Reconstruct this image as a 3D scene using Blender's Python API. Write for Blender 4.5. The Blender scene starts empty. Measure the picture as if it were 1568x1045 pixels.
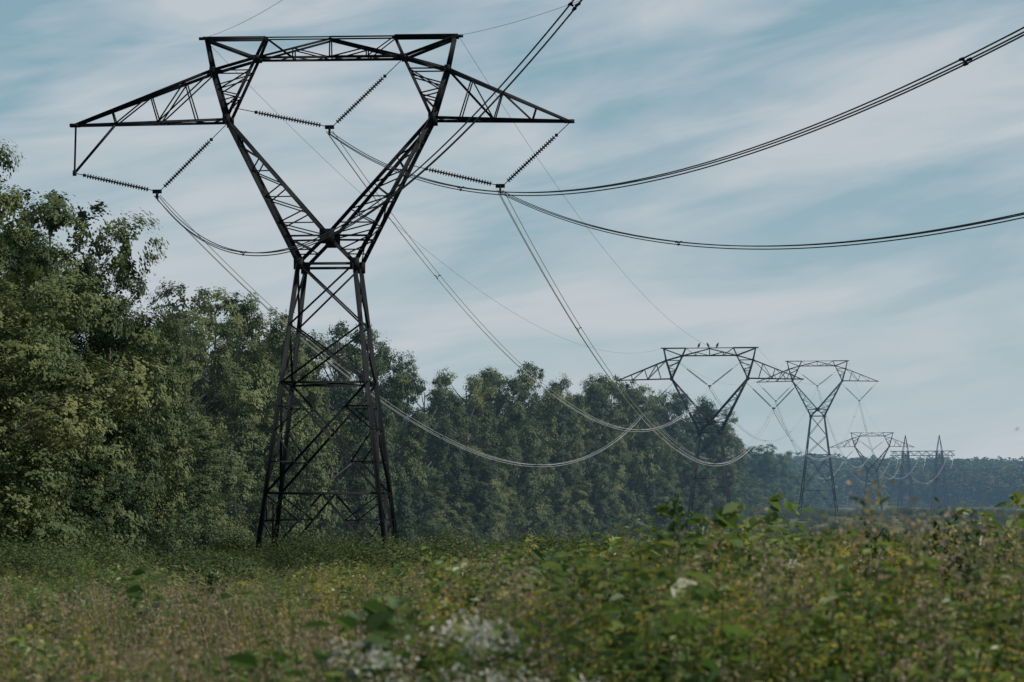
import bpy, math, random
import numpy as np
from mathutils import Vector
R=np.random.default_rng(7); random.seed(7)
sc=bpy.context.scene
ROOT=sc.collection
CAMZ=2.6
# ------------------------------------------------------------ terrain
GY=[-100,0,22,60,100,165,300,450,570,690,1000,1300,1500,1900,2600,9000]
GZ=[1.0,1.0,.95,.15,-.65,-1.15,-3.0,-4.3,-2.0,1.0,0.2,1.5,9,22,26,26]
def ground(x,y):
    x=np.asarray(x,float);y=np.asarray(y,float)
    z=np.interp(y,GY,GZ)
    z=z+.10*np.sin(x*.31+y*.17)*np.clip(y/30,0,1)+.12*np.sin(x*.11-y*.07+1)*np.clip(y/60,0,1)
    z=z+np.where(y>1300,3.5*np.sin(x*.008+1.3)*np.clip((y-1300)/500,0,1),0)
    return z
# ------------------------------------------------------------ materials
def nd(nt,t,**k):
    n=nt.nodes.new(t)
    for a,b in k.items(): setattr(n,a,b)
    return n
def mathn(nt,op,a,b=None):
    n=nd(nt,'ShaderNodeMath',operation=op)
    for i,v in enumerate((a,b)):
        if v is None: continue
        if isinstance(v,bpy.types.NodeSocket): nt.links.new(v,n.inputs[i])
        else: n.inputs[i].default_value=v
    return n.outputs[0]
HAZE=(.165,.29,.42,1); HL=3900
def finish_haze_glow(nt,shader):  # aerial haze painted into each material: bluish emission that grows with distance
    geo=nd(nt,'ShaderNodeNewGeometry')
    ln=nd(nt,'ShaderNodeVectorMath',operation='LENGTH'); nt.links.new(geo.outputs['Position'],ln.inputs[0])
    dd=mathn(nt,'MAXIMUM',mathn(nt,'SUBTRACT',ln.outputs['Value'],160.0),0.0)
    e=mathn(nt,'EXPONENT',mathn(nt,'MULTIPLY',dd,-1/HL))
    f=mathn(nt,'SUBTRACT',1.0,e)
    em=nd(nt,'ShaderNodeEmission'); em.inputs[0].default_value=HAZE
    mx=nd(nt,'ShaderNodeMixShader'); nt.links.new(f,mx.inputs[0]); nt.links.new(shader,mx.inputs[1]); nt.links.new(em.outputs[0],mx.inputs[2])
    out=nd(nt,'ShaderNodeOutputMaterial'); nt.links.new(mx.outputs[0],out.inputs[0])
def newmat(name):
    m=bpy.data.materials.new(name); m.use_nodes=True; m.node_tree.nodes.clear()
    try: m.cycles.emission_sampling='NONE'
    except Exception as ex: print(ex)
    return m,m.node_tree
def ramp(nt,fac,stops):
    r=nd(nt,'ShaderNodeValToRGB'); el=r.color_ramp.elements
    while len(el)<len(stops): el.new(.5)
    for e,(p,c) in zip(el,stops): e.position=p; e.color=(*c,1)
    nt.links.new(fac,r.inputs[0]); return r.outputs[0]
def leafmat(name,stops,trans=.3,rough=.65,spec=.12,nscale=.12,wobj=.35,watt=.35,wn=.5):
    m,nt=newmat(name)
    oi=nd(nt,'ShaderNodeObjectInfo'); at=nd(nt,'ShaderNodeAttribute',attribute_name='rnd')
    geo=nd(nt,'ShaderNodeNewGeometry'); nz=nd(nt,'ShaderNodeTexNoise'); nz.inputs['Scale'].default_value=nscale; nz.inputs['Detail'].default_value=2
    nt.links.new(geo.outputs['Position'],nz.inputs['Vector'])
    a=mathn(nt,'MULTIPLY',oi.outputs['Random'],wobj); b=mathn(nt,'MULTIPLY',at.outputs['Fac'],watt)
    c=mathn(nt,'MULTIPLY',mathn(nt,'SUBTRACT',nz.outputs[0],.3),wn)
    f=mathn(nt,'ADD',mathn(nt,'ADD',a,b),c)
    col=ramp(nt,f,stops)
    p=nd(nt,'ShaderNodeBsdfPrincipled'); nt.links.new(col,p.inputs['Base Color']); p.inputs['Roughness'].default_value=rough
    p.inputs['Specular IOR Level'].default_value=spec
    t=nd(nt,'ShaderNodeBsdfTranslucent'); nt.links.new(col,t.inputs[0])
    mx=nd(nt,'ShaderNodeMixShader'); mx.inputs[0].default_value=trans
    nt.links.new(p.outputs[0],mx.inputs[1]); nt.links.new(t.outputs[0],mx.inputs[2])
    finish_haze_glow(nt,mx.outputs[0]); return m
def plainmat(name,c1,c2,scale,rough=.7,metal=0,spec=.5):
    m,nt=newmat(name)
    tc=nd(nt,'ShaderNodeNewGeometry'); nz=nd(nt,'ShaderNodeTexNoise'); nz.inputs['Scale'].default_value=scale; nz.inputs['Detail'].default_value=5
    nt.links.new(tc.outputs['Position'],nz.inputs['Vector'])
    col=ramp(nt,nz.outputs[0],[(.35,c1),(.65,c2)])
    p=nd(nt,'ShaderNodeBsdfPrincipled'); nt.links.new(col,p.inputs['Base Color'])
    p.inputs['Roughness'].default_value=rough; p.inputs['Metallic'].default_value=metal; p.inputs['Specular IOR Level'].default_value=spec
    finish_haze_glow(nt,p.outputs[0]); return m
M_leaf=leafmat('tree_foliage',[(0,(.012,.025,.014)),(.33,(.028,.050,.023)),(.58,(.060,.088,.034)),(.85,(.13,.15,.058)),(1,(.17,.165,.065))],trans=.22,nscale=.11,spec=.15,rough=.6,watt=.44,wobj=.38)
M_bark=plainmat('tree_bark',(.035,.028,.022),(.11,.095,.08),3,.9)
M_steel=plainmat('backlit_weathered_steel',(.004,.006,.009),(.009,.011,.015),.8,.75,.0,.12)  # weathered steel; the near-black of backlighting is put into its colour
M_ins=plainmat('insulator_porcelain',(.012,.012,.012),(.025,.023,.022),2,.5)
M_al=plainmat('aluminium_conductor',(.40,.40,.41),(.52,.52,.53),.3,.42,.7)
M_aln=plainmat('silhouette_conductor',(.015,.015,.017),(.03,.03,.033),.3,.6,.1,.2)  # near wires' dark look against the bright sky is put into this colour
M_bird=plainmat('dark_plumage',(.01,.009,.009),(.02,.018,.016),8,.7)
M_shrub=leafmat('shrub_foliage',[(0,(.018,.034,.015)),(.35,(.048,.072,.026)),(.7,(.11,.13,.045)),(1,(.19,.17,.07))],trans=.3,nscale=.06)
M_weed=leafmat('weed_leaves',[(0,(.020,.046,.012)),(.3,(.050,.098,.021)),(.6,(.11,.17,.036)),(.8,(.20,.235,.05)),(.93,(.36,.28,.06)),(1,(.30,.11,.03))],trans=.45,nscale=.45,wobj=.42,watt=.42,wn=.55,spec=.35,rough=.42)
M_sap=leafmat('sapling_leaves',[(0,(.008,.024,.007)),(.5,(.024,.062,.012)),(1,(.085,.14,.026))],trans=.38,nscale=.6,rough=.42,spec=.35)
M_grass=leafmat('grass_blades',[(0,(.045,.060,.024)),(.35,(.10,.112,.046)),(.7,(.21,.18,.09)),(1,(.33,.27,.17))],trans=.3,nscale=.25,rough=.6)
M_seed=leafmat('seed_heads',[(0,(.12,.09,.06)),(.5,(.25,.19,.13)),(1,(.40,.34,.27))],trans=.3,nscale=.5)
M_gold=leafmat('goldenrod_bloom',[(0,(.16,.13,.02)),(.5,(.34,.26,.04)),(1,(.48,.37,.08))],trans=.3,nscale=.5)
M_white=leafmat('white_bloom',[(0,(.32,.30,.26)),(.5,(.45,.43,.38)),(1,(.58,.56,.49))],trans=.3,nscale=.5)
# ------------------------------------------------------------ mesh builder (all quads)
class MB:
    def __init__(s): s.v=[];s.f=[];s.m=[];s.r=[];s.n=0
    def add(s,v,f,m=0,r=None):
        v=np.asarray(v,np.float32).reshape(-1,3); f=np.asarray(f,np.int32).reshape(-1,4)
        s.v.append(v); s.f.append(f+s.n); s.m.append(np.full(len(f),m,np.int32))
        s.r.append(R.random(len(f)).astype(np.float32) if r is None else np.asarray(r,np.float32)); s.n+=len(v)
    def mesh(s,name,mats):
        v=np.concatenate(s.v);f=np.concatenate(s.f);m=np.concatenate(s.m);r=np.concatenate(s.r)
        me=bpy.data.meshes.new(name); me.vertices.add(len(v)); me.vertices.foreach_set('co',v.ravel())
        me.loops.add(len(f)*4); me.loops.foreach_set('vertex_index',f.ravel())
        me.polygons.add(len(f)); me.polygons.foreach_set('loop_start',np.arange(0,len(f)*4,4,dtype=np.int32))
        me.polygons.foreach_set('material_index',m)
        for x in mats: me.materials.append(x)
        me.update(calc_edges=True)
        a=me.attributes.new('rnd','FLOAT','FACE'); a.data.foreach_set('value',r)
        return me
    def obj(s,name,mats,coll=ROOT,parent=None):
        o=bpy.data.objects.new(name,s.mesh(name,mats)); coll.objects.link(o)
        if parent: o.parent=parent
        return o
    def leaves(s,c,nrm,size,asp=.55,m=0,r=None,axis=None):
        c=np.asarray(c);n=nrm/np.maximum(np.linalg.norm(nrm,axis=1,keepdims=True),1e-6)
        a=R.normal(size=c.shape) if axis is None else axis
        a=a-n*np.sum(a*n,1,keepdims=True); a/=np.maximum(np.linalg.norm(a,axis=1,keepdims=True),1e-6)
        b=np.cross(n,a); L=size[:,None]; W=L*asp
        v=np.stack([c-a*L*.5,c+b*W*.5-a*L*.05,c+a*L*.5,c-b*W*.5-a*L*.05],1).reshape(-1,3)
        f=np.arange(len(c)*4).reshape(-1,4); s.add(v,f,m,r)
    def tube(s,p,rad,k=6,m=0):
        p=np.asarray(p,float); n=len(p); rad=np.broadcast_to(rad,(n,))
        t=np.gradient(p,axis=0); t/=np.maximum(np.linalg.norm(t,axis=1,keepdims=True),1e-9)
        ref=np.array([0,0,1.]) if abs(t[0,2])<.8 else np.array([1.,0,0])
        u=np.cross(t,ref);u/=np.linalg.norm(u,axis=1,keepdims=True);w=np.cross(t,u)
        an=np.arange(k)*2*math.pi/k
        v=p[:,None]+rad[:,None,None]*(u[:,None]*np.cos(an)[None,:,None]+w[:,None]*np.sin(an)[None,:,None])
        i=np.arange(n-1)[:,None]*k; j=np.arange(k)[None]; j2=(j+1)%k
        f=np.stack([i+j,i+j2,i+k+j2,i+k+j],-1).reshape(-1,4); s.add(v.reshape(-1,3),f,m)
    def angle(s,a,b,w,m=0,flip=1):
        a=np.array(a,float);b=np.array(b,float);d=b-a;L=np.linalg.norm(d)
        if L<1e-4:return
        d/=L; ref=np.array([0,1.,0]) if abs(d[1])<.9 else np.array([0,0,1.])
        u=np.cross(d,ref);u/=np.linalg.norm(u);v=np.cross(d,u)*flip; t=w*.14
        pr=[(0,0),(w,0),(w,t),(t,t),(t,w),(0,w)]
        o=-.5*w
        P=[a+u*(x+o)+v*(y+o) for x,y in pr]+[b+u*(x+o)+v*(y+o) for x,y in pr]
        F=[(i,(i+1)%6,6+(i+1)%6,6+i) for i in range(6)]+[(0,3,2,1),(0,5,4,3),(6,7,8,9),(6,9,10,11)]
        s.add(P,F,m)
    def box(s,c,h,m=0):
        c=np.array(c);h=np.array(h)
        P=[c+h*np.array(q) for q in [(-1,-1,-1),(1,-1,-1),(1,1,-1),(-1,1,-1),(-1,-1,1),(1,-1,1),(1,1,1),(-1,1,1)]]
        s.add(P,[(0,3,2,1),(4,5,6,7),(0,1,5,4),(1,2,6,5),(2,3,7,6),(3,0,4,7)],m)
def sph(n):
    v=R.normal(size=(n,3)); return v/np.linalg.norm(v,axis=1,keepdims=True)
# ------------------------------------------------------------ ground
xs=np.unique(np.concatenate([np.linspace(-60,60,121),np.linspace(-300,400,71),np.sinh(np.linspace(-4,4,50))*150]))
ys=np.unique(np.concatenate([np.linspace(-60,200,131),np.linspace(200,2200,101),np.linspace(2200,9000,18)]))
X,Y=np.meshgrid(xs,ys); Z=ground(X,Y)
g=MB(); nx=len(xs);ny=len(ys)
i=(np.arange(ny-1)[:,None]*nx+np.arange(nx-1)[None]).ravel()
g.add(np.stack([X,Y,Z],-1).reshape(-1,3),np.stack([i,i+1,i+nx+1,i+nx],-1))
m,nt=newmat('meadow_ground')
geo=nd(nt,'ShaderNodeNewGeometry')
n1=nd(nt,'ShaderNodeTexNoise');n1.inputs['Scale'].default_value=.06;n1.inputs['Detail'].default_value=6
n2=nd(nt,'ShaderNodeTexNoise');n2.inputs['Scale'].default_value=3;n2.inputs['Detail'].default_value=6
for n in(n1,n2): nt.links.new(geo.outputs['Position'],n.inputs['Vector'])
f=mathn(nt,'ADD',mathn(nt,'MULTIPLY',n1.outputs[0],.6),mathn(nt,'MULTIPLY',n2.outputs[0],.4))
col=ramp(nt,f,[(.3,(.03,.04,.015)),(.47,(.07,.075,.028)),(.58,(.12,.10,.042)),(.7,(.16,.13,.06))])
p=nd(nt,'ShaderNodeBsdfPrincipled');nt.links.new(col,p.inputs['Base Color']);p.inputs['Roughness'].default_value=.95;p.inputs['Specular IOR Level'].default_value=.1
bp=nd(nt,'ShaderNodeBump');bp.inputs['Distance'].default_value=.15;nt.links.new(n2.outputs[0],bp.inputs['Height']);nt.links.new(bp.outputs[0],p.inputs['Normal'])
finish_haze_glow(nt,p.outputs[0]); go=g.obj('ground',[m]); 
for q in go.data.polygons: q.use_smooth=True
# ------------------------------------------------------------ towers
W1,W2,W3=.235,.165,.075
def lace(mb,a0,a1,b0,b1,n,w):
    a0,a1,b0,b1=[np.array(q,float) for q in(a0,a1,b0,b1)]
    prev=None
    for k in range(n+1):
        t=k/n; q=(a0+(a1-a0)*t) if k%2==0 else (b0+(b1-b0)*t)
        if prev is not None: mb.angle(prev,q,w)
        prev=q
def struts(mb,a0,a1,b0,b1,ts,w):
    a0,a1,b0,b1=[np.array(q,float) for q in(a0,a1,b0,b1)]
    for t in ts: mb.angle(a0+(a1-a0)*t,b0+(b1-b0)*t,w)
def string(mb,a,b,ln):
    a=np.array(a,float);b=np.array(b,float);d=(b-a);L=np.linalg.norm(d);d/=L
    s0=.35;ln=min(ln,L-.6); nd_=int(ln/.165)
    mb.tube([a,b],.025,5,0)
    P=[];rr=[]
    for k in range(nd_):
        for o,r in((0,.05),(.05,.16),(.085,.13),(.09,.05)):
            P.append(a+d*(s0+ln*k/nd_+o));rr.append(r)
    mb.tube(P,np.array(rr),8,1)
    mb.box(a+d*(s0+ln+.1),(.09,.05,.09))
VT={'angle':[((-10.5,-9.25),(-15.55,-8.1),(-6.2,-5.1)),((-.05,-5.43),(-5.9,-4.2),(4.35,-1.35)),((10.25,-9.06),(4.75,-7.75),(14.4,-5.3))],
    'sus':[((-10.4,-9.9),(-15,-5.3),(-5.9,-5.6)),((0,-6.2),(-5.0,-2.4),(5.0,-2.4)),((10.4,-9.9),(5.9,-5.6),(15,-5.3))]}
def tower(loc,rotdeg,total,kind,wk=1.0):
    em=bpy.data.objects.new('transmission_tower',None); ROOT.objects.link(em)
    em.location=loc; em.rotation_euler[2]=math.radians(rotdeg)
    T=total; mb=MB()
    AL,AR=(15.55,14.4) if kind=='angle' else (15,15)
    def p(x,z,y): return (x,y,T+z)
    dT,dB,dJ,dW=.4,.6,.8,1.6
    for sy in(-1,1):
        for sx in(-1,1):
            ax=AR if sx>0 else AL
            to=p(7.73*sx,0,dT*sy);to2=p(7.5*sx,-.1,dT*sy);ti=p(3.9*sx,0,dT*sy);kn=p(7.1*sx,-2,dB*sy);br=p(4.45*sx,-1.25,dB*sy)
            jt=p(6.2*sx,-5,dJ*sy);ws=p(1.68*sx,-13.8,dW*sy);cx=p(0,-12.1,1.4*sy);tip=p(ax*sx,-5.2,.12*sy);wo=p(-1.68*sx,-13.8,dW*sy)
            mb.angle(to2,kn,W2*1.1);mb.angle(kn,jt,W1);mb.angle(jt,ws,W1)
            mb.angle(ti,br,W2);mb.angle(br,jt,W2);mb.angle(jt,cx,W1*.85);mb.angle(cx,wo,W1*.85)
            mb.angle(to,ti,W2*1.1);mb.angle(to2,br,W2);mb.angle(br,kn,W2)
            c0=p(0,0,dT*sy);c1=p(0,-.12,dT*sy);bm=p(0,-1.25,dB*sy)
            mb.angle(ti,c0,W3*1.1);mb.angle(br,c1,W2*.8);mb.angle(br,bm,W2*.9)
            struts(mb,br,c1,br,bm,[.5],W3)
            if sx>0: mb.angle(c0,bm,W3)
            mb.angle(tuple((np.array(br)+np.array(c1))/2),bm,W3)
            mb.angle(tuple((np.array(br)*.5+np.array(bm)*.5)),ti,W3)
            lace(mb,kn,jt,br,jt,5,W3); struts(mb,kn,jt,br,jt,[.3,.62],W3)
            mb.angle(kn,tip,W2);mb.angle(tip,jt,W2)
            struts(mb,kn,tip,jt,tip,[.2,.45,.73],W3)
            A=lambda t:tuple(np.array(kn)*(1-t)+np.array(tip)*t); B=lambda t:tuple(np.array(jt)*(1-t)+np.array(tip)*t)
            mb.angle(B(.45),A(.0),W3*1.2);mb.angle(A(.45),B(.73),W3);mb.angle(A(.2),B(.45),W3)
            e=tuple(np.array(jt)+(np.array(ws)-np.array(jt))*.81)
            lace(mb,jt,e,jt,cx,9,W3)
            if sy<0: struts(mb,jt,e,jt,cx,[4/9,6/9,8/9],W3)
            mb.angle(e,cx,W2*.7)
            q=tuple((np.array(cx)+np.array(ws))/2);q2=tuple((np.array(e)+np.array(ws))/2);mb.angle(q,q2,W3);mb.angle(e,q,W3)
        mb.angle(p(-1.68,-13.8,dW*sy),p(1.68,-13.8,dW*sy),W2)
        mb.box(p(0,-12.15,1.4*sy),(.45,.02,.45))
        for sx in(-1,1):
            mb.box(p(1.68*sx,-13.8,dW*sy),(.28,.02,.35));mb.box(p(6.2*sx,-5,dJ*sy),(.22,.02,.3));mb.box(p(4.45*sx,-1.25,dB*sy),(.2,.02,.16));mb.box(p(7.1*sx,-2,dB*sy),(.17,.02,.2))
    for sx in(-1,1):
        ax=AR if sx>0 else AL
        F=lambda x,z,d:(p(x*sx,z,-d),p(x*sx,z,d))
        for x,z,d in((7.5,0,dT),(3.9,0,dT),(4.45,-1.25,dB),(7.1,-2,dB),(6.2,-5,dJ),(1.68,-13.8,dW)): mb.angle(*F(x,z,d),W3)
        a0,b0=F(6.2,-5,dJ);a1,b1=F(1.68,-13.8,dW); lace(mb,a0,a1,b0,b1,7,W3*.8)
        a0,b0=F(7.1,-2,dB);a1,b1=F(6.2,-5,dJ); lace(mb,a0,a1,b0,b1,3,W3*.8)
        a1,b1=F(ax,-5.2,.12);a0,b0=F(6.2,-5,dJ);lace(mb,a0,a1,b0,b1,8,W3*.8)
        mb.box(p(ax*sx,-5.2,0),(.3,.18,.1));mb.box(p(7.73*sx,.02,0),(.28,.1,.08))
    a0,b0=p(-4.45,-1.25,-dB),p(-4.45,-1.25,dB);a1,b1=p(4.45,-1.25,-dB),p(4.45,-1.25,dB);lace(mb,a0,a1,b0,b1,8,W3*.8)
    H=T-13.8; bx=1.68+H*.122; by=bx*.92
    def leg(sx,sy,t): return (sx*(1.68+(bx-1.68)*t),sy*(1.6+(by-1.6)*t),H*(1-t))
    lv=[0,.2,.39,.75,1.0]
    for sx in(-1,1):
        for sy in(-1,1):
            mb.angle(leg(sx,sy,0),leg(sx,sy,1.03),W1*1.1); mb.box(leg(sx,sy,1.0),(.35,.35,.35),2)
    faces=[((-1,-1),(1,-1)),((-1,1),(1,1)),((-1,-1),(-1,1)),((1,-1),(1,1))]
    for fi,(fa,fb) in enumerate(faces):
        for k in range(4):
            t0,t1=lv[k],lv[k+1]; w=W3*1.35 if k<2 else W2*.8
            a0,b0,a1,b1=leg(*fa,t0),leg(*fb,t0),leg(*fa,t1),leg(*fb,t1)
            if k<3: mb.angle(a0,b1,w);mb.angle(b0,a1,w)
            if k>=1 and k<3: mb.angle(a1,b1,W2*.75)
            if k==2:
                wa=b0[0]-a0[0]+b0[1]-a0[1];wb=b1[0]-a1[0]+b1[1]-a1[1]; s=abs(wa)/(abs(wa)+abs(wb))
                ct=np.array(a0)+(np.array(b1)-np.array(a0))*s; tm=t0+(t1-t0)*s
                for fc in(fa,fb):
                    mb.angle(leg(*fc,(t0+tm)/2),tuple((np.array(leg(*fc,t0))+ct)/2),W3); mb.angle(leg(*fc,(t1+tm)/2),tuple((np.array(leg(*fc,t1))+ct)/2),W3)
                    if fi<2: mb.angle(leg(*fc,tm),tuple((np.array(leg(*fc,t1))+ct)/2),W3);mb.angle(leg(*fc,tm),tuple((np.array(leg(*fc,t0))+ct)/2),W3)
            if k==3:
                md=(np.array(a0)+np.array(b0))/2
                for fc in(fa,fb):
                    mb.angle(md,leg(*fc,1),W2*.75)
                    for tt in(.35,.68):
                        q=md+(np.array(leg(*fc,1))-md)*tt; l=leg(*fc,t0+(t1-t0)*tt); mb.angle(q,l,W3); mb.angle(q,leg(*fc,t0+(t1-t0)*(tt-.33)),W3)
    for t in(.39,.75): mb.angle(leg(-1,-1,t),leg(1,1,t),W3);mb.angle(leg(1,-1,t),leg(-1,1,t),W3)
    if kind=='angle':
        mb.angle(p(-15.5,-5.2,0),p(-15.55,-8.1,0),W3*1.3);mb.angle(p(-13.1,-5.2,0),p(-15.55,-8.1,0),W2*.8);mb.box(p(-15.55,-8.1,0),(.1,.1,.16))
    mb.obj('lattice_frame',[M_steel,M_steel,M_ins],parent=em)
    ib=MB(); pts=[]
    ca,sa=math.cos(em.rotation_euler[2]),math.sin(em.rotation_euler[2])
    def wpt(x,z,y=0): return np.array([loc[0]+x*ca-y*sa,loc[1]+x*sa+y*ca,loc[2]+T+z])
    for (b,l,r) in VT[kind]:
        B=np.array(p(b[0],b[1],0)); 
        for e in(l,r): string(ib,B+np.array([.2 if e is r else -.2,0,.05]),p(e[0],e[1],0),3.9)
        ib.box(B,(.28,.025,.12));ib.box(B-np.array([0,0,.25]),(.05,.2,.2))
        pts.append(wpt(b[0],b[1]-.35))
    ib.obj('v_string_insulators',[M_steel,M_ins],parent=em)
    return dict(em=em,ph=pts,gw=[wpt(-7.73,.05),wpt(7.73,.05)],w=wpt)
def tw(px,D,topy,footy,rot,kind):
    x=(px-784)/4225*D; zt=CAMZ+(780-topy)/4225*D; zb=CAMZ-(footy-780)/4225*D
    return tower((x,D,zb),rot,zt-zb,kind)
T1=tw(504,165,53,872,-3.5,'angle'); T2=tw(1087,450,533,843,-8.5,'sus'); T3=tw(1252,690,553,789,-10,'sus'); T4=tw(1335,1000,663,788,-12,'sus')
def deadend(loc,rot):
    em=bpy.data.objects.new('dead_end_transmission_tower',None);ROOT.objects.link(em);em.location=loc;em.rotation_euler[2]=math.radians(rot)
    mb=MB();HB=29.;
    for cx in(-8,8):
        def L(sx,sy,t): return (cx+sx*(1.2+2.2*t),sy*(1.2+2.2*t),HB*(1-t))
        for sx in(-1,1):
            for sy in(-1,1): mb.angle(L(sx,sy,0),L(sx,sy,1),.35); mb.angle(L(sx,sy,0),(cx,0,HB+7.5),.28)
        lv=np.linspace(0,1,7)
        for a,b in[((-1,-1),(1,-1)),((-1,1),(1,1)),((-1,-1),(-1,1)),((1,-1),(1,1))]:
            for k in range(6):
                mb.angle(L(*a,lv[k]),L(*b,lv[k+1]),.2);mb.angle(L(*b,lv[k]),L(*a,lv[k+1]),.2);mb.angle(L(*a,lv[k]),L(*b,lv[k]),.2)
    for sy in(-1,1):
        for z in(HB-2,HB): mb.angle((-15,sy*1.2*(1),z),(15,sy*1.2,z),.28)
        lace(mb,(-15,sy*1.2,HB-2),(15,sy*1.2,HB-2),(-15,sy*1.2,HB),(15,sy*1.2,HB),16,.18)
    mb.obj('lattice_frame',[M_steel],parent=em)
    ib=MB();ca,sa=math.cos(em.rotation_euler[2]),math.sin(em.rotation_euler[2]);pts=[]
    for x in(-13,0,13):
        for s in(-1,1): string(ib,(x,s*6.2,HB-3.0),(x,s*1.3,HB-1.9),3.9)
        tt=np.linspace(-1,1,15);ib.tube(np.stack([np.full(15,x),tt*6.2,HB-3-5*(1-tt**2)],1),.06,5,2)
        pts.append(np.array([loc[0]+x*ca+6.2*sa,loc[1]+x*sa-6.2*ca,loc[2]+HB-3]))
    ib.obj('strain_insulators',[M_steel,M_ins,M_al],parent=em)
    g=[np.array([loc[0]+x*ca,loc[1]+x*sa,loc[2]+HB+7.5]) for x in(-8,8)]
    return dict(ph=pts,gw=g)
D5=1280;T5=deadend(((1412-784)/4225*D5,D5,0.5),-22)
# ------------------------------------------------------------ conductors
def sagline(a,b,sag,n=60):
    t=np.linspace(0,1,n)[:,None]; P=a+(b-a)*t; P[:,2]-=4*sag*(t[:,0]*(1-t[:,0])); return P
def bundle(mb,P,mat,r=.024,sp=.2,spacer=45):
    d=P[-1]-P[0];d[2]=0;d/=np.linalg.norm(d);s=np.array([d[1],-d[0],0])
    L=np.concatenate([[0],np.cumsum(np.linalg.norm(np.diff(P,axis=0),axis=1))])
    up=sp*.5
    offs=[s*sp+np.array([0,0,up]),-s*sp+np.array([0,0,up]),np.array([0,0,-up*1.4])]
    for o in offs: mb.tube(P+o,r,5,mat)
    x=spacer*.6
    while x<L[-1]-10:
        c=np.array([np.interp(x,L,P[:,k]) for k in range(3)])
        for k in range(3): mb.tube([c+offs[k]*.2,c+offs[k]],.035,5,2); mb.tube([c+offs[k]-d*.12,c+offs[k]+d*.12],.042,6,2)
        x+=spacer
spans=[(T1,T2,[12.3,11.8,12.3],7),(T2,T3,[11,11,11],6),(T3,T4,[12,12,12],7),(T4,T5,[10,10,10],6)]
for A,B,sg,gs in spans:
    for k in range(3):
        mb=MB(); bundle(mb,sagline(A['ph'][k],B['ph'][k],sg[k]),0,spacer=62)
        mb.obj('conductor_bundle',[M_al,M_al,M_steel])
    for k in range(2):
        mb=MB(); mb.tube(sagline(A['gw'][k],B['gw'][k],gs),.011,5,0); mb.obj('overhead_ground_wire',[M_aln])
cf=[(.271,.00231),(.273,.0017),(.2415,.0016)]
for k in range(3):
    t=np.linspace(0,160,90); P0=T1['ph'][k]; b,c=cf[k]
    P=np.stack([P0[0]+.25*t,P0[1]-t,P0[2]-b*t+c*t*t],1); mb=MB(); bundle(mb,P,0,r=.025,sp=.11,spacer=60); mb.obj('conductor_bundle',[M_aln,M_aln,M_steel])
for k in range(2):
    t=np.linspace(0,160,60);P0=T1['gw'][k]
    P=np.stack([P0[0]+.25*t,P0[1]-t,P0[2]-.13*t+.0009*t*t],1);mb=MB();mb.tube(P,.011,5,0);mb.obj('overhead_ground_wire',[M_aln])
# ------------------------------------------------------------ perched vultures
def uvs(mb,c,r,k=8,n=6,tilt=0):
    th=np.linspace(.01,math.pi-.01,n+1);c=np.array(c);rr=np.sin(th)
    an=np.arange(k)*2*math.pi/k
    v=np.stack([np.outer(rr,np.cos(an)),np.outer(rr,np.sin(an)),np.repeat(np.cos(th)[:,None],k,1)],-1)*np.array(r)
    ct,st=math.cos(tilt),math.sin(tilt); v=np.stack([v[...,0]*ct+v[...,2]*st,v[...,1],-v[...,0]*st+v[...,2]*ct],-1)+c
    i=np.arange(n)[:,None]*k;j=np.arange(k)[None];j2=(j+1)%k
    mb.add(v.reshape(-1,3),np.stack([i+j,i+k+j,i+k+j2,i+j2],-1).reshape(-1,4))
for x,fl in((-1.7,1),(-.2,-1),(1.3,1)):
    mb=MB();uvs(mb,(0,0,.38),(.19,.18,.34),tilt=.35*fl);uvs(mb,(.17*fl,0,.72),(.08,.07,.10));uvs(mb,(.25*fl,0,.70),(.07,.02,.02))
    uvs(mb,(-.17*fl,0,.06),(.07,.09,.24),tilt=.4*fl)
    for s in(-1,1): mb.tube([(0,.05*s,0),(0,.05*s,.15)],.02,5)
    o=mb.obj('perched_vulture',[M_bird]);w=T2['w'](x,.05,-.4);o.location=w
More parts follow.
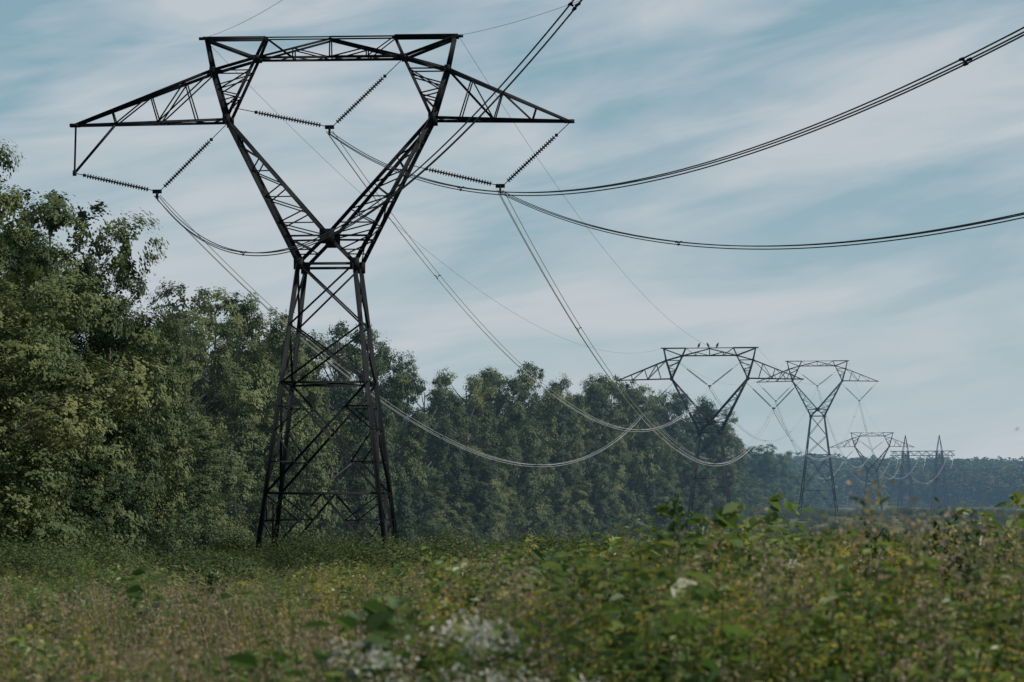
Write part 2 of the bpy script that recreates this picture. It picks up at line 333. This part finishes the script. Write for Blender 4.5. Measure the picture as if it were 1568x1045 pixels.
# ------------------------------------------------------------ trees
def make_tree(name,seed,Rr=4.8,H=20.,nl=46,low=.05,leaf=.27,sub=22,per=32,vert=1.1,domes=3,lsz=1.0,pk=.5):
    """forest-edge broadleaf: trunk, limbs, several stacked sub-crowns, leaf clumps on their outer shells"""
    global R
    R=np.random.default_rng(seed); mb=MB()
    k=9;zz=np.linspace(0,H*.88,k);wob=np.cumsum(R.normal(0,.16,(k,2)),0);wob[0]=0
    tr=np.column_stack([wob,zz]); mb.tube(tr,np.linspace(.34,.05,k),8,1)
    C=[];N=[];S=[];RN=[]
    da=R.random()*6.28
    for l in range(nl):
        h=low+(0.93-low)*((l+R.random())/nl)
        sp=(h-pk)/(1-pk) if h>pk else (h-pk)/pk*.8
        pr=Rr*np.sqrt(max(.02,1-sp*sp*.97))
        th=da+l*2.4+R.normal(0,.4)
        pr*=1+.28*math.sin(th*domes+h*7+seed)
        rho=pr*(.35+.6*R.random()**.5)
        ls=R.uniform(.75,1.8)*lsz*(1.15-.4*h)
        tx=np.interp(h*H,zz,tr[:,0]);ty=np.interp(h*H,zz,tr[:,1])
        c=np.array([tx+rho*math.cos(th),ty+rho*math.sin(th),h*H])
        b0=np.array([tx,ty,max(.5,h*H-rho*.7)]); mid=(b0+c)/2+np.array([0,0,-.2]); mb.tube([b0,mid,c],np.array([.10,.06,.02]),5,1)
        ns=int(sub*ls*R.uniform(.8,1.2)); d=sph(ns); d[:,2]=d[:,2]*.7+.3
        d=d+np.array([math.cos(th),math.sin(th),0])*.35
        sc0=c+d*np.array([ls,ls,ls*vert])*R.uniform(.8,1.05,(ns,1)); tone=R.random()
        for q,dd in zip(sc0,d):
            n=int(per*R.uniform(.5,1.5)); sg=R.uniform(.16,.32); g=R.normal(size=(n,3))*np.array([sg,sg,sg*.7])
            C.append(q+g);N.append(dd*1.6+np.array([0,0,.6])+R.normal(size=(n,3))*.38);S.append(R.uniform(.5,1.25,n)*leaf)
            RN.append(np.clip(tone*.75+R.random(n)*.25,0,1))
    mb.leaves(np.concatenate(C),np.concatenate(N),np.concatenate(S),.62,0,np.concatenate(RN))
    return mb.mesh(name,[M_leaf,M_bark])
TREES=[make_tree('tree_crown_a',11,4.4,pk=.55),make_tree('tree_crown_b',12,3.6,nl=42,vert=1.5,pk=.6),make_tree('tree_crown_c',13,5.2,nl=48,lsz=1.3,pk=.62),
       make_tree('tree_crown_d',14,3.2,nl=36,vert=1.7,pk=.5),make_tree('tree_crown_e',15,4.2,nl=36,low=.12,domes=2,pk=.68,lsz=1.25),make_tree('tree_crown_f',16,4.8,nl=52,leaf=.24,per=36,domes=4,pk=.62),
       make_tree('tree_crown_g',17,3.8,nl=34,low=.28,domes=2,pk=.75,lsz=1.15)]
TOPZ=[max(v.co.z for v in t.vertices) for t in TREES]
LOWT=[make_tree('ridge_crown_%d'%k,30+k,5.,nl=22,leaf=1.0,sub=7,per=7,lsz=1.5) for k in range(3)]
def gn(name,coll):
    ng=bpy.data.node_groups.new(name,'GeometryNodeTree')
    ng.interface.new_socket('Geometry',in_out='INPUT',socket_type='NodeSocketGeometry');ng.interface.new_socket('Geometry',in_out='OUTPUT',socket_type='NodeSocketGeometry')
    gi=ng.nodes.new('NodeGroupInput');go=ng.nodes.new('NodeGroupOutput');ci=ng.nodes.new('GeometryNodeCollectionInfo');ci.inputs['Collection'].default_value=coll
    ci.inputs['Separate Children'].default_value=True;ci.inputs['Reset Children'].default_value=True
    ip=ng.nodes.new('GeometryNodeInstanceOnPoints');ip.inputs['Pick Instance'].default_value=True
    def na(n,t):
        a=ng.nodes.new('GeometryNodeInputNamedAttribute');a.data_type=t;a.inputs['Name'].default_value=n;return a.outputs[0]
    e=ng.nodes.new('FunctionNodeEulerToRotation');l=ng.links.new
    l(gi.outputs[0],ip.inputs['Points']);l(ci.outputs[0],ip.inputs['Instance']);l(na('idx','INT'),ip.inputs['Instance Index'])
    l(na('rot','FLOAT_VECTOR'),e.inputs[0]);l(e.outputs[0],ip.inputs['Rotation']);l(na('scl','FLOAT_VECTOR'),ip.inputs['Scale']);l(ip.outputs[0],go.inputs[0])
    return ng
def scatter(name,meshes,P,S,tilt=.05):
    coll=bpy.data.collections.new(name+'_sources')
    for m in meshes: coll.objects.link(bpy.data.objects.new(m.name+'_'+name,m))
    P=np.asarray(P,np.float32);n=len(P);S=np.asarray(S,np.float32)
    if S.ndim==1:S=np.repeat(S[:,None],3,1)
    me=bpy.data.meshes.new(name);me.vertices.add(n);me.vertices.foreach_set('co',P.ravel())
    rot=np.column_stack([RS.normal(0,tilt,n),RS.normal(0,tilt,n),RS.random(n)*6.283]).astype(np.float32)
    a=me.attributes.new('rot','FLOAT_VECTOR','POINT');a.data.foreach_set('vector',rot.ravel())
    a=me.attributes.new('scl','FLOAT_VECTOR','POINT');a.data.foreach_set('vector',S.ravel().copy())
    a=me.attributes.new('idx','INT','POINT');a.data.foreach_set('value',RS.integers(0,len(meshes),n).astype(np.int32))
    o=bpy.data.objects.new(name,me);ROOT.objects.link(o);md=o.modifiers.new('scatter','NODES');md.node_group=gn(name+'_nodes',coll);return o
RS=np.random.default_rng(99)
PX=[(-30,115),(-28.5,138),(-27.8,150),(-27.1,165),(-25.6,185),(-24.7,235),(-22.2,265),(-19.5,290),(-15.6,315),(-10.8,340),(-5.5,365),(-.4,385),(4.4,405),(9.5,420),(16.6,450),(22.3,480),(34,540),(43.4,620),(61.4,750),(98.5,1000),(150,1350)]
HT=[(115,24),(150,22),(168,17.5),(180,15),(195,15),(225,18),(265,19.5),(290,20),(315,19.5),(335,18),(365,19),(385,20.5),(405,19),(420,21),(450,23),(480,22),(540,24),(570,23),(620,20),(750,20),(1000,22),(1350,24)]
pth=np.array(PX,float);seg=np.concatenate([[0],np.cumsum(np.linalg.norm(np.diff(pth,axis=0),axis=1))])
def place_tree(x,y,top,w,idx=None):
    idx=RS.integers(7) if idx is None else idx
    gz=float(ground(x,y))-.1
    o=bpy.data.objects.new('deciduous_tree',TREES[idx]);ROOT.objects.link(o);o.location=(x,y,gz);o.scale=(w,w,(top-gz)/TOPZ[idx]);o.rotation_euler=(RS.normal(0,.02),RS.normal(0,.02),RS.random()*6.28)
HERO=[(-28.6,140,21.6,.85,5),(-26.6,152,18.6,.62,3),(-27.0,164,22.3,1.0,2),(-25.0,170,18.8,.7,1),(-24.2,177,15.6,.62,0),
 (-31.6,168,20.5,.9,0),(-25.9,205,16.0,.75,4),(-26.2,220,18.6,.85,5),(-24.3,232,21.9,1.05,2),(-22.4,238,20.2,.8,6),(-21.2,250,19.2,.8,0),
 (-21.0,268,20.4,.95,4),(-19.0,283,22.4,1.0,5),(-16.3,300,21.4,.95,6),(-14.2,312,21.0,.85,1),(-10.9,345,19.8,.95,0),(-8.2,357,18.6,.8,3),
 (-5.5,365,21.8,1.0,5),(-2.4,374,21.0,.8,6),(-.2,386,23.4,1.15,2),(4.4,405,20.2,.95,4),(7.2,412,21.6,.85,1),(9.6,421,23.4,1.1,0),(13.6,438,23.2,.95,6),
 (16.8,451,25.4,1.15,2),(20.6,468,23.6,.9,5),(23.5,484,24.6,1.1,4),(30,520,25.0,1.1,6),(34.5,541,26.2,1.3,0),(40,560,24.6,1.1,5),(43,600,22.6,1.1,2),(49,650,21.5,1.1,4),(56,715,22.0,1.1,0),(72,830,22.5,1.2,2),(91,940,22.9,1.3,5)]
for x,y,t,w,i in HERO: place_tree(x,y,t,w,i)
mass=[];msc=[]
s=0.
while s<seg[-1]:
    x=np.interp(s,seg,pth[:,0]);y=np.interp(s,seg,pth[:,1])
    x2=np.interp(s+3,seg,pth[:,0]);y2=np.interp(s+3,seg,pth[:,1]);d=np.array([x2-x,y2-y]);ld=np.linalg.norm(d);d=d/ld if ld>0 else np.array([.2,.98])
    nrm=np.array([-d[1],d[0]])
    Hh=np.interp(y,*zip(*HT))
    for k in range(3):
        off=k*5.8+RS.normal(0,1.6);al=RS.normal(0,2.4)
        q=np.array([x,y])+nrm*off+d*al
        hh=Hh*[.66,.95,1.0][k]*RS.uniform(.72,1.03)
        if k==0 and RS.random()<.4: hh*=.65
        wv=RS.uniform(.72,1.15)*(.5+.5*hh/20)
        if y<300 and k<2: place_tree(q[0],q[1],hh,wv)
        else:
            gz=float(ground(q[0],q[1]));mass.append((q[0],q[1],gz-.1));msc.append((wv,wv,(hh-gz)/21))
    s+=6.4 if y<500 else 8
scatter('distant_woodland',TREES,mass,msc,.03)
n=2400;yy=RS.uniform(1340,1900,n);xx=RS.uniform(60,800,n);keep=xx<yy*.36+80;yy=yy[keep];xx=xx[keep]
hs=RS.uniform(.68,1.0,len(xx));scatter('ridge_woodland',LOWT,np.column_stack([xx,yy,ground(xx,yy)]),np.column_stack([hs*1.6,hs*1.6,hs]),.02)
# ------------------------------------------------------------ shrubs
def make_bush(name,seed,mat,H=2.,Rr=1.3,n=30,per=110,leaf=.1,asp=.55,jit=.2):
    global R
    R=np.random.default_rng(seed);mb=MB();C=[];N=[];S=[];RN=[]
    for l in range(n):
        d=sph(1)[0];d[2]=abs(d[2]);c=d*np.array([Rr,Rr,H*.8])*R.uniform(.4,1)+np.array([0,0,.15])
        mb.tube([(0,0,0),c*.5+np.array([0,0,.1]),c],np.array([.02,.014,.006]),4,1)
        k=int(per*R.uniform(.5,1.5));tone=R.random();C.append(c+R.normal(size=(k,3))*jit);N.append(R.normal(size=(k,3))*.7+d+np.array([0,0,.6]));S.append(R.uniform(.6,1.3,k)*leaf);RN.append(tone*.5+.5*R.random(k))
    mb.leaves(np.concatenate(C),np.concatenate(N),np.concatenate(S),asp,0,np.concatenate(RN));return mb.mesh(name,[mat,M_bark])
BUSH=[make_bush('bush_%d'%k,40+k,M_shrub,H=[1.7,2.0,2.3,1.9][k],Rr=[1.1,1.4,1.2,1.5][k]) for k in range(4)]
UND=[make_bush('understory_%d'%k,50+k,M_leaf,H=[2.1,2.4,2.6,2.2][k],Rr=[.8,1.,1.2,.9][k],n=34,per=100,leaf=.11) for k in range(4)]
LSH=[make_bush('broadleaf_shrub_%d'%k,56+k,M_sap,H=1.9,Rr=.8,n=34,per=40,leaf=.125,asp=.62,jit=.15) for k in range(3)]
BRC=[make_bush('brier_%d'%k,160+k,M_weed,H=1.2,Rr=.7,n=34,per=44,leaf=[.07,.055,.085][k],asp=.6,jit=.12) for k in range(3)]
us=[];usc=[]
for s in np.arange(0,seg[-1]*.7,1.5):
    x=np.interp(s,seg,pth[:,0]);y=np.interp(s,seg,pth[:,1]);off=RS.uniform(-.5,4.5)
    q=(x+off,y-off*.2);h=RS.uniform(.8,3.4)*(1.-off/8);us.append((q[0],q[1],float(ground(*q))-.1));usc.append((h,h,h*1.05))
scatter('woodland_edge_understory',UND,us,usc,.05)
def frust(y0,y1,n,pw=1.0,lo=-.21,hi=.24,pad=3):
    y=y0+(y1-y0)*RS.random(n)**pw;x=y*RS.uniform(lo,hi,n)+RS.uniform(-pad,pad,n);return x,y
def edge(y): return np.interp(y,pth[:,1],pth[:,0])
x,y=frust(170,1250,5500,1.1,-.1,.3,5);k=x>edge(y)+4;x,y=x[k],y[k];h=RS.uniform(.35,1.15,len(x))*np.where(RS.random(len(x))<.08,1.6,1)*np.where((y<430)&(x<y*.06),.6,1)
scatter('far_field_shrubs',BUSH,np.column_stack([x,y,ground(x,y)-.05]),np.column_stack([h*1.3,h*1.3,h]))
x,y=frust(55,165,1400,1,-.22,.26,4);k=(x>edge(y)+1);x,y=x[k],y[k];h=RS.uniform(.25,1.,len(x))*np.clip(.45+1.1*np.sin(x*.21+y*.05)**2,.4,1.5)*np.clip(y/110,.6,1)
scatter('field_shrubs',BUSH,np.column_stack([x,y,ground(x,y)-.05]),np.column_stack([h*1.15,h*1.15,h]))
# ------------------------------------------------------------ foreground plants
def make_weed(name,seed,mat,H=1.1,stems=12,leaf=.06,spread=.3,lpm=46,tip=None,asp=.5,tips=1.0,hmin=.5):
    global R
    R=np.random.default_rng(seed);mb=MB()
    for s in range(stems):
        a=R.random()*6.28;h=H*(R.uniform(hmin,1) if s else 1.0);lean=R.uniform(.05,1)*spread;b=np.array([R.normal(0,.08),R.normal(0,.08),0])
        t=np.linspace(0,1,7)[:,None];P=b+np.array([math.cos(a)*lean,math.sin(a)*lean,0])*t**1.6+np.array([0,0,h])*t+np.cumsum(R.normal(0,.008,(7,3)),0)
        mb.tube(P,np.linspace(.006,.002,7),4,1)
        n=int(lpm*h);u=R.uniform(.25,1,n);c=np.stack([np.interp(u,t[:,0],P[:,k]) for k in range(3)],1)
        dr=R.normal(size=(n,3));dr[:,2]=R.uniform(-.4,.6,n);dr/=np.linalg.norm(dr,axis=1,keepdims=True);L=leaf*R.uniform(.6,1.3,n)
        br=R.uniform(.1,.8,n)[:,None]*leaf
        nn=np.cross(dr,R.normal(size=(n,3)));nn[:,2]=np.abs(nn[:,2]);nn+=np.array([0,0,.5]);nn/=np.linalg.norm(nn,axis=1,keepdims=True)
        sd=np.cross(dr,nn);sd/=np.linalg.norm(sd,axis=1,keepdims=True);up=np.cross(sd,dr)
        o=c+dr*br;Lc=L[:,None];W=Lc*asp*.5
        tipp=o+dr*Lc-up*Lc*.18;rr_=R.random()*.4+R.random(n)*.6
        for sg in(-1,1):
            v=np.stack([o,o+dr*Lc*.3+sd*sg*W+up*Lc*.08,o+dr*Lc*.68+sd*sg*W*.8+up*Lc*.03,tipp],1).reshape(-1,3)
            mb.add(v,np.arange(n*4).reshape(-1,4),0,rr_)
        if tip:
            n=tip;c=P[-1]+R.normal(size=(n,3))*np.array([.035,.035,.07*tips]);mb.leaves(c,R.normal(size=(n,3)),R.uniform(.008,.02,n),.7,2)
    return mb
def weedmesh(name,mats,**k):return make_weed(name,mat=None,**k).mesh(name,mats)
def make_grass(name,seed,n=80,H=.85,seedh=False):
    global R
    R=np.random.default_rng(seed);mb=MB()
    for i in range(n):
        a=R.random()*6.28;h=H*R.uniform(.5,1.1);ln=R.uniform(.05,.45)*h;b=np.array([R.normal(0,.13),R.normal(0,.13),0]);w=R.uniform(.003,.007)
        dx=np.array([math.cos(a),math.sin(a),0]);s=np.array([-dx[1],dx[0],0]);t=np.linspace(0,1,5)
        P=b+dx*ln*(t**2)[:,None]+np.array([0,0,h])*(t-.12*t**3)[:,None];ww=w*(1-t**2*.9)
        v=np.stack([P-s*ww[:,None],P+s*ww[:,None]],1).reshape(-1,3);f=[(2*k,2*k+1,2*k+3,2*k+2) for k in range(4)];mb.add(v,f,0,np.full(4,R.random()))
        if seedh and i%5==0:
            k=26;c=P[-1]+R.normal(size=(k,3))*np.array([.018,.018,.07]);mb.leaves(c,R.normal(size=(k,3)),R.uniform(.01,.022,k),.5,1)
    return mb.mesh(name,[M_grass,M_seed])
GR=[make_grass('grass_tuft_%d'%k,60+k,seedh=(k%2==0)) for k in range(4)]
WD=[weedmesh('weed_%d'%k,[M_weed,M_grass,M_seed],seed=70+k,H=1.15,stems=8,leaf=[.075,.055,.095,.062][k],lpm=[50,66,40,58][k],asp=[.6,.45,.7,.5][k],spread=.42,hmin=.4) for k in range(4)]
GD=[weedmesh('goldenrod_%d'%k,[M_weed,M_grass,[M_seed,M_gold,M_seed][k]],seed=80+k,H=1.15,stems=7,leaf=.055,lpm=54,tip=60,asp=.3) for k in range(3)]
SP=[weedmesh('sapling_%d'%k,[M_sap,M_bark,M_seed],seed=90+k,H=1.7,stems=11,leaf=.10,spread=.6,lpm=70,asp=.6,hmin=.6) for k in range(3)]
WF=[weedmesh('boneset_%d'%k,[M_weed,M_grass,M_white],seed=97+k,H=1.0,stems=6,leaf=.06,lpm=40,tip=80,asp=.3,tips=.3) for k in range(2)]
def patch(x,y): return .5+.5*np.sin(x*1.1+np.sin(y*.5)*1.7)*np.cos(y*.35+x*.4)
x,y=frust(8,60,5000,1.4,-.26,.26,2);rt=np.clip(x/y*5+.5,0,1);h=RS.uniform(.65,1.25,len(x))*(1-.2*rt)*(.8+.38*patch(x*.7,y*.6))
scatter('meadow_grass',GR,np.column_stack([x,y,ground(x,y)-.02]),h,.12)
x,y=frust(55,170,4500,1.2,-.24,.25,3);k=x>edge(y);x,y=x[k],y[k];h=RS.uniform(.5,.95,len(x))
scatter('mid_meadow_grass',GR,np.column_stack([x,y,ground(x,y)-.02]),np.column_stack([h*2.2,h*2.2,h]),.1)
x,y=frust(10.5,62,3400,1.35,-.26,.27,1);rt=np.clip((x/y+.11)*5.5,0,1);k=RS.random(len(x))<.34+.66*rt;x,y,rt=x[k],y[k],rt[k]
h=RS.uniform(.55,1.12,len(x))*(.74+.40*rt)*(.50+.72*patch(x,y))*np.clip(.95+(y-11)/60,0,1.25)
scatter('bramble_thicket',WD,np.column_stack([x,y,ground(x,y)-.02]),np.column_stack([h*1.2,h*1.2,h]),.16)
# rounded brier clumps that give the thicket its lumpy silhouette
x,y=frust(13,70,330,1.1,-.24,.26,1);rt=np.clip((x/y+.12)*5,0,1);k=RS.random(len(x))<.35+.65*rt;x,y,rt=x[k],y[k],rt[k]
h=RS.uniform(.55,1.0,len(x))*(.80+.28*rt)*np.clip(.9+(y-13)/70,0,1.35)
scatter('brier_clumps',BRC,np.column_stack([x,y,ground(x,y)-.02]),np.column_stack([h*RS.uniform(.9,1.5,len(x)),h*1.2,h]),.1)
n=200;y=RS.uniform(8.0,13,n);x=y*RS.uniform(-.22,.22,n);rt=np.clip((x/y+.08)*6,0,1)
zt=2.6-y*(.066-.016*rt*RS.random(n)-.004*RS.random(n));h=(zt-1.0)/1.2
scatter('near_brambles',WD+GD[:1],np.column_stack([x,y,ground(x,y)-.02]),np.column_stack([h*.85,h*.85,h]),.08)
x,y=frust(10,75,1500,1.3,-.26,.27,1);rt=np.clip((x/y+.1)*5,0,1);h=RS.uniform(.6,1.2,len(x))*(.80+.36*rt)
scatter('goldenrod_patch',GD,np.column_stack([x,y,ground(x,y)-.02]),h,.1)
x,y=frust(70,170,2200,1.2,-.24,.25,3);k=x>edge(y);x,y=x[k],y[k];h=RS.uniform(.45,.85,len(x))
scatter('mid_meadow_weeds',WD+GD,np.column_stack([x,y,ground(x,y)-.02]),np.column_stack([h*2,h*2,h*1.1]),.1)
y=RS.uniform(8.6,10.2,5);x=(RS.normal(650,40,5)-784)/4225*y
scatter('boneset_flowers',WF,np.column_stack([x,y,ground(x,y)-.02]),RS.uniform(1.13,1.24,5),.12)
for px,yy,hh,ww in((1048,22,1.86,.5),(1062,22.6,1.66,.6),(1085,23,1.50,.8),(545,26,1.15,.7),(1160,24,1.40,.7),(960,23,1.38,.7),(930,27,1.5,.7),(1310,26,1.62,.6),(300,40,1.3,1.0),(720,30,1.2,.9),(1370,30,1.8,.8),(1480,18,1.56,.7),(1225,21,1.45,.6)):
    xx=(px-784)/4225*yy;o=bpy.data.objects.new('young_sapling',SP[RS.integers(3)]);ROOT.objects.link(o);o.location=(xx,yy,float(ground(xx,yy))-.03)
    o.scale=(ww*.7,ww*.7,hh/1.7);o.rotation_euler[2]=RS.random()*6.28
for xx,yy,hh,ww in((2.85,19.5,1.40,.55),(3.12,19.8,1.70,.55),(3.45,20.0,1.55,.6),(4.2,21.5,1.4,.7),(5.0,26,1.5,.9),(1.35,23,1.35,.40),(.8,26,1.25,.6),(2.2,25,1.25,.6),(-1.6,27,1.0,.5),(-4.4,34,.95,.7)):
    o=bpy.data.objects.new('broadleaf_shrub',LSH[RS.integers(3)]);ROOT.objects.link(o);o.location=(xx,yy,float(ground(xx,yy))-.03)
    o.scale=(ww,ww,hh/1.75);o.rotation_euler[2]=RS.random()*6.28
# ------------------------------------------------------------ light, sky
SE,SA=math.radians(38),math.radians(94)
dirv=Vector((math.sin(SA)*math.cos(SE),math.cos(SA)*math.cos(SE),math.sin(SE)))
sl=bpy.data.lights.new('sun','SUN');sl.energy=5.0;sl.angle=math.radians(.5);sl.color=(1,.93,.80)
so=bpy.data.objects.new('sun',sl);ROOT.objects.link(so);so.rotation_euler=dirv.to_track_quat('Z','Y').to_euler()
w=bpy.data.worlds.new('World');sc.world=w;w.use_nodes=True;nt=w.node_tree;nt.nodes.clear()
ST=.1
sky=nd(nt,'ShaderNodeTexSky');sky.sky_type='NISHITA';sky.sun_disc=False;sky.sun_elevation=SE;sky.sun_rotation=SA;sky.air_density=1;sky.dust_density=.6;sky.ozone_density=1.5
tc=nd(nt,'ShaderNodeTexCoord');sx=nd(nt,'ShaderNodeSeparateXYZ');nt.links.new(tc.outputs['Generated'],sx.inputs[0])
def cl(sxk,szk,shear,scale,det,off,dist=0):
    z=mathn(nt,'SUBTRACT',mathn(nt,'MULTIPLY',sx.outputs[2],szk),mathn(nt,'MULTIPLY',sx.outputs[0],shear))
    cb=nd(nt,'ShaderNodeCombineXYZ');nt.links.new(mathn(nt,'ADD',mathn(nt,'MULTIPLY',sx.outputs[0],sxk),off),cb.inputs[0]);nt.links.new(mathn(nt,'MULTIPLY',sx.outputs[1],sxk),cb.inputs[1]);nt.links.new(z,cb.inputs[2])
    n=nd(nt,'ShaderNodeTexNoise');n.inputs['Scale'].default_value=scale;n.inputs['Detail'].default_value=det;n.inputs['Distortion'].default_value=dist;n.inputs['Roughness'].default_value=.52
    nt.links.new(cb.outputs[0],n.inputs['Vector']);return n.outputs[0]
c1=cl(4.,15,2.8,1.5,5,5.3,.55);c2=cl(9,50,9,1.2,7,9.2,.9)
cf_=mathn(nt,'ADD',mathn(nt,'MULTIPLY',c1,.68),mathn(nt,'MULTIPLY',c2,.32))
cr=ramp(nt,cf_,[(.40,(0,0,0)),(.50,(.5,.5,.5)),(.60,(1,1,1))])
def mixc(fac,a,b,bt='MIX'):
    n=nd(nt,'ShaderNodeMix',data_type='RGBA',blend_type=bt)
    for i,v in((0,fac),(6,a),(7,b)):
        if isinstance(v,bpy.types.NodeSocket): nt.links.new(v,n.inputs[i])
        else: n.inputs[i].default_value=v
    return n.outputs[2]
base=mixc(.72,sky.outputs[0],(.21/ST,.375/ST,.445/ST,1))
hz=mathn(nt,'EXPONENT',mathn(nt,'MULTIPLY',mathn(nt,'ABSOLUTE',sx.outputs[2]),-13.0))
base=mixc(mathn(nt,'MULTIPLY',hz,.85),base,(.48/ST,.57/ST,.63/ST,1))
fin=mixc(mathn(nt,'MULTIPLY',cr,.85),base,(.56/ST,.595/ST,.635/ST,1))
bg=nd(nt,'ShaderNodeBackground');bg.inputs[1].default_value=ST;nt.links.new(fin,bg.inputs[0])
ow=nd(nt,'ShaderNodeOutputWorld');nt.links.new(bg.outputs[0],ow.inputs[0])
# ------------------------------------------------------------ camera
cd=bpy.data.cameras.new('camera');cam=bpy.data.objects.new('camera',cd);ROOT.objects.link(cam);sc.camera=cam
cam.location=(0,0,CAMZ);cam.rotation_euler=(math.radians(90+3.49),0,0);cd.lens=97;cd.sensor_width=36;cd.clip_end=20000;cd.clip_start=.3
cd.dof.use_dof=True;cd.dof.focus_distance=165;cd.dof.aperture_fstop=6
sc.view_settings.view_transform='Standard';sc.view_settings.look='None';sc.view_settings.exposure=0
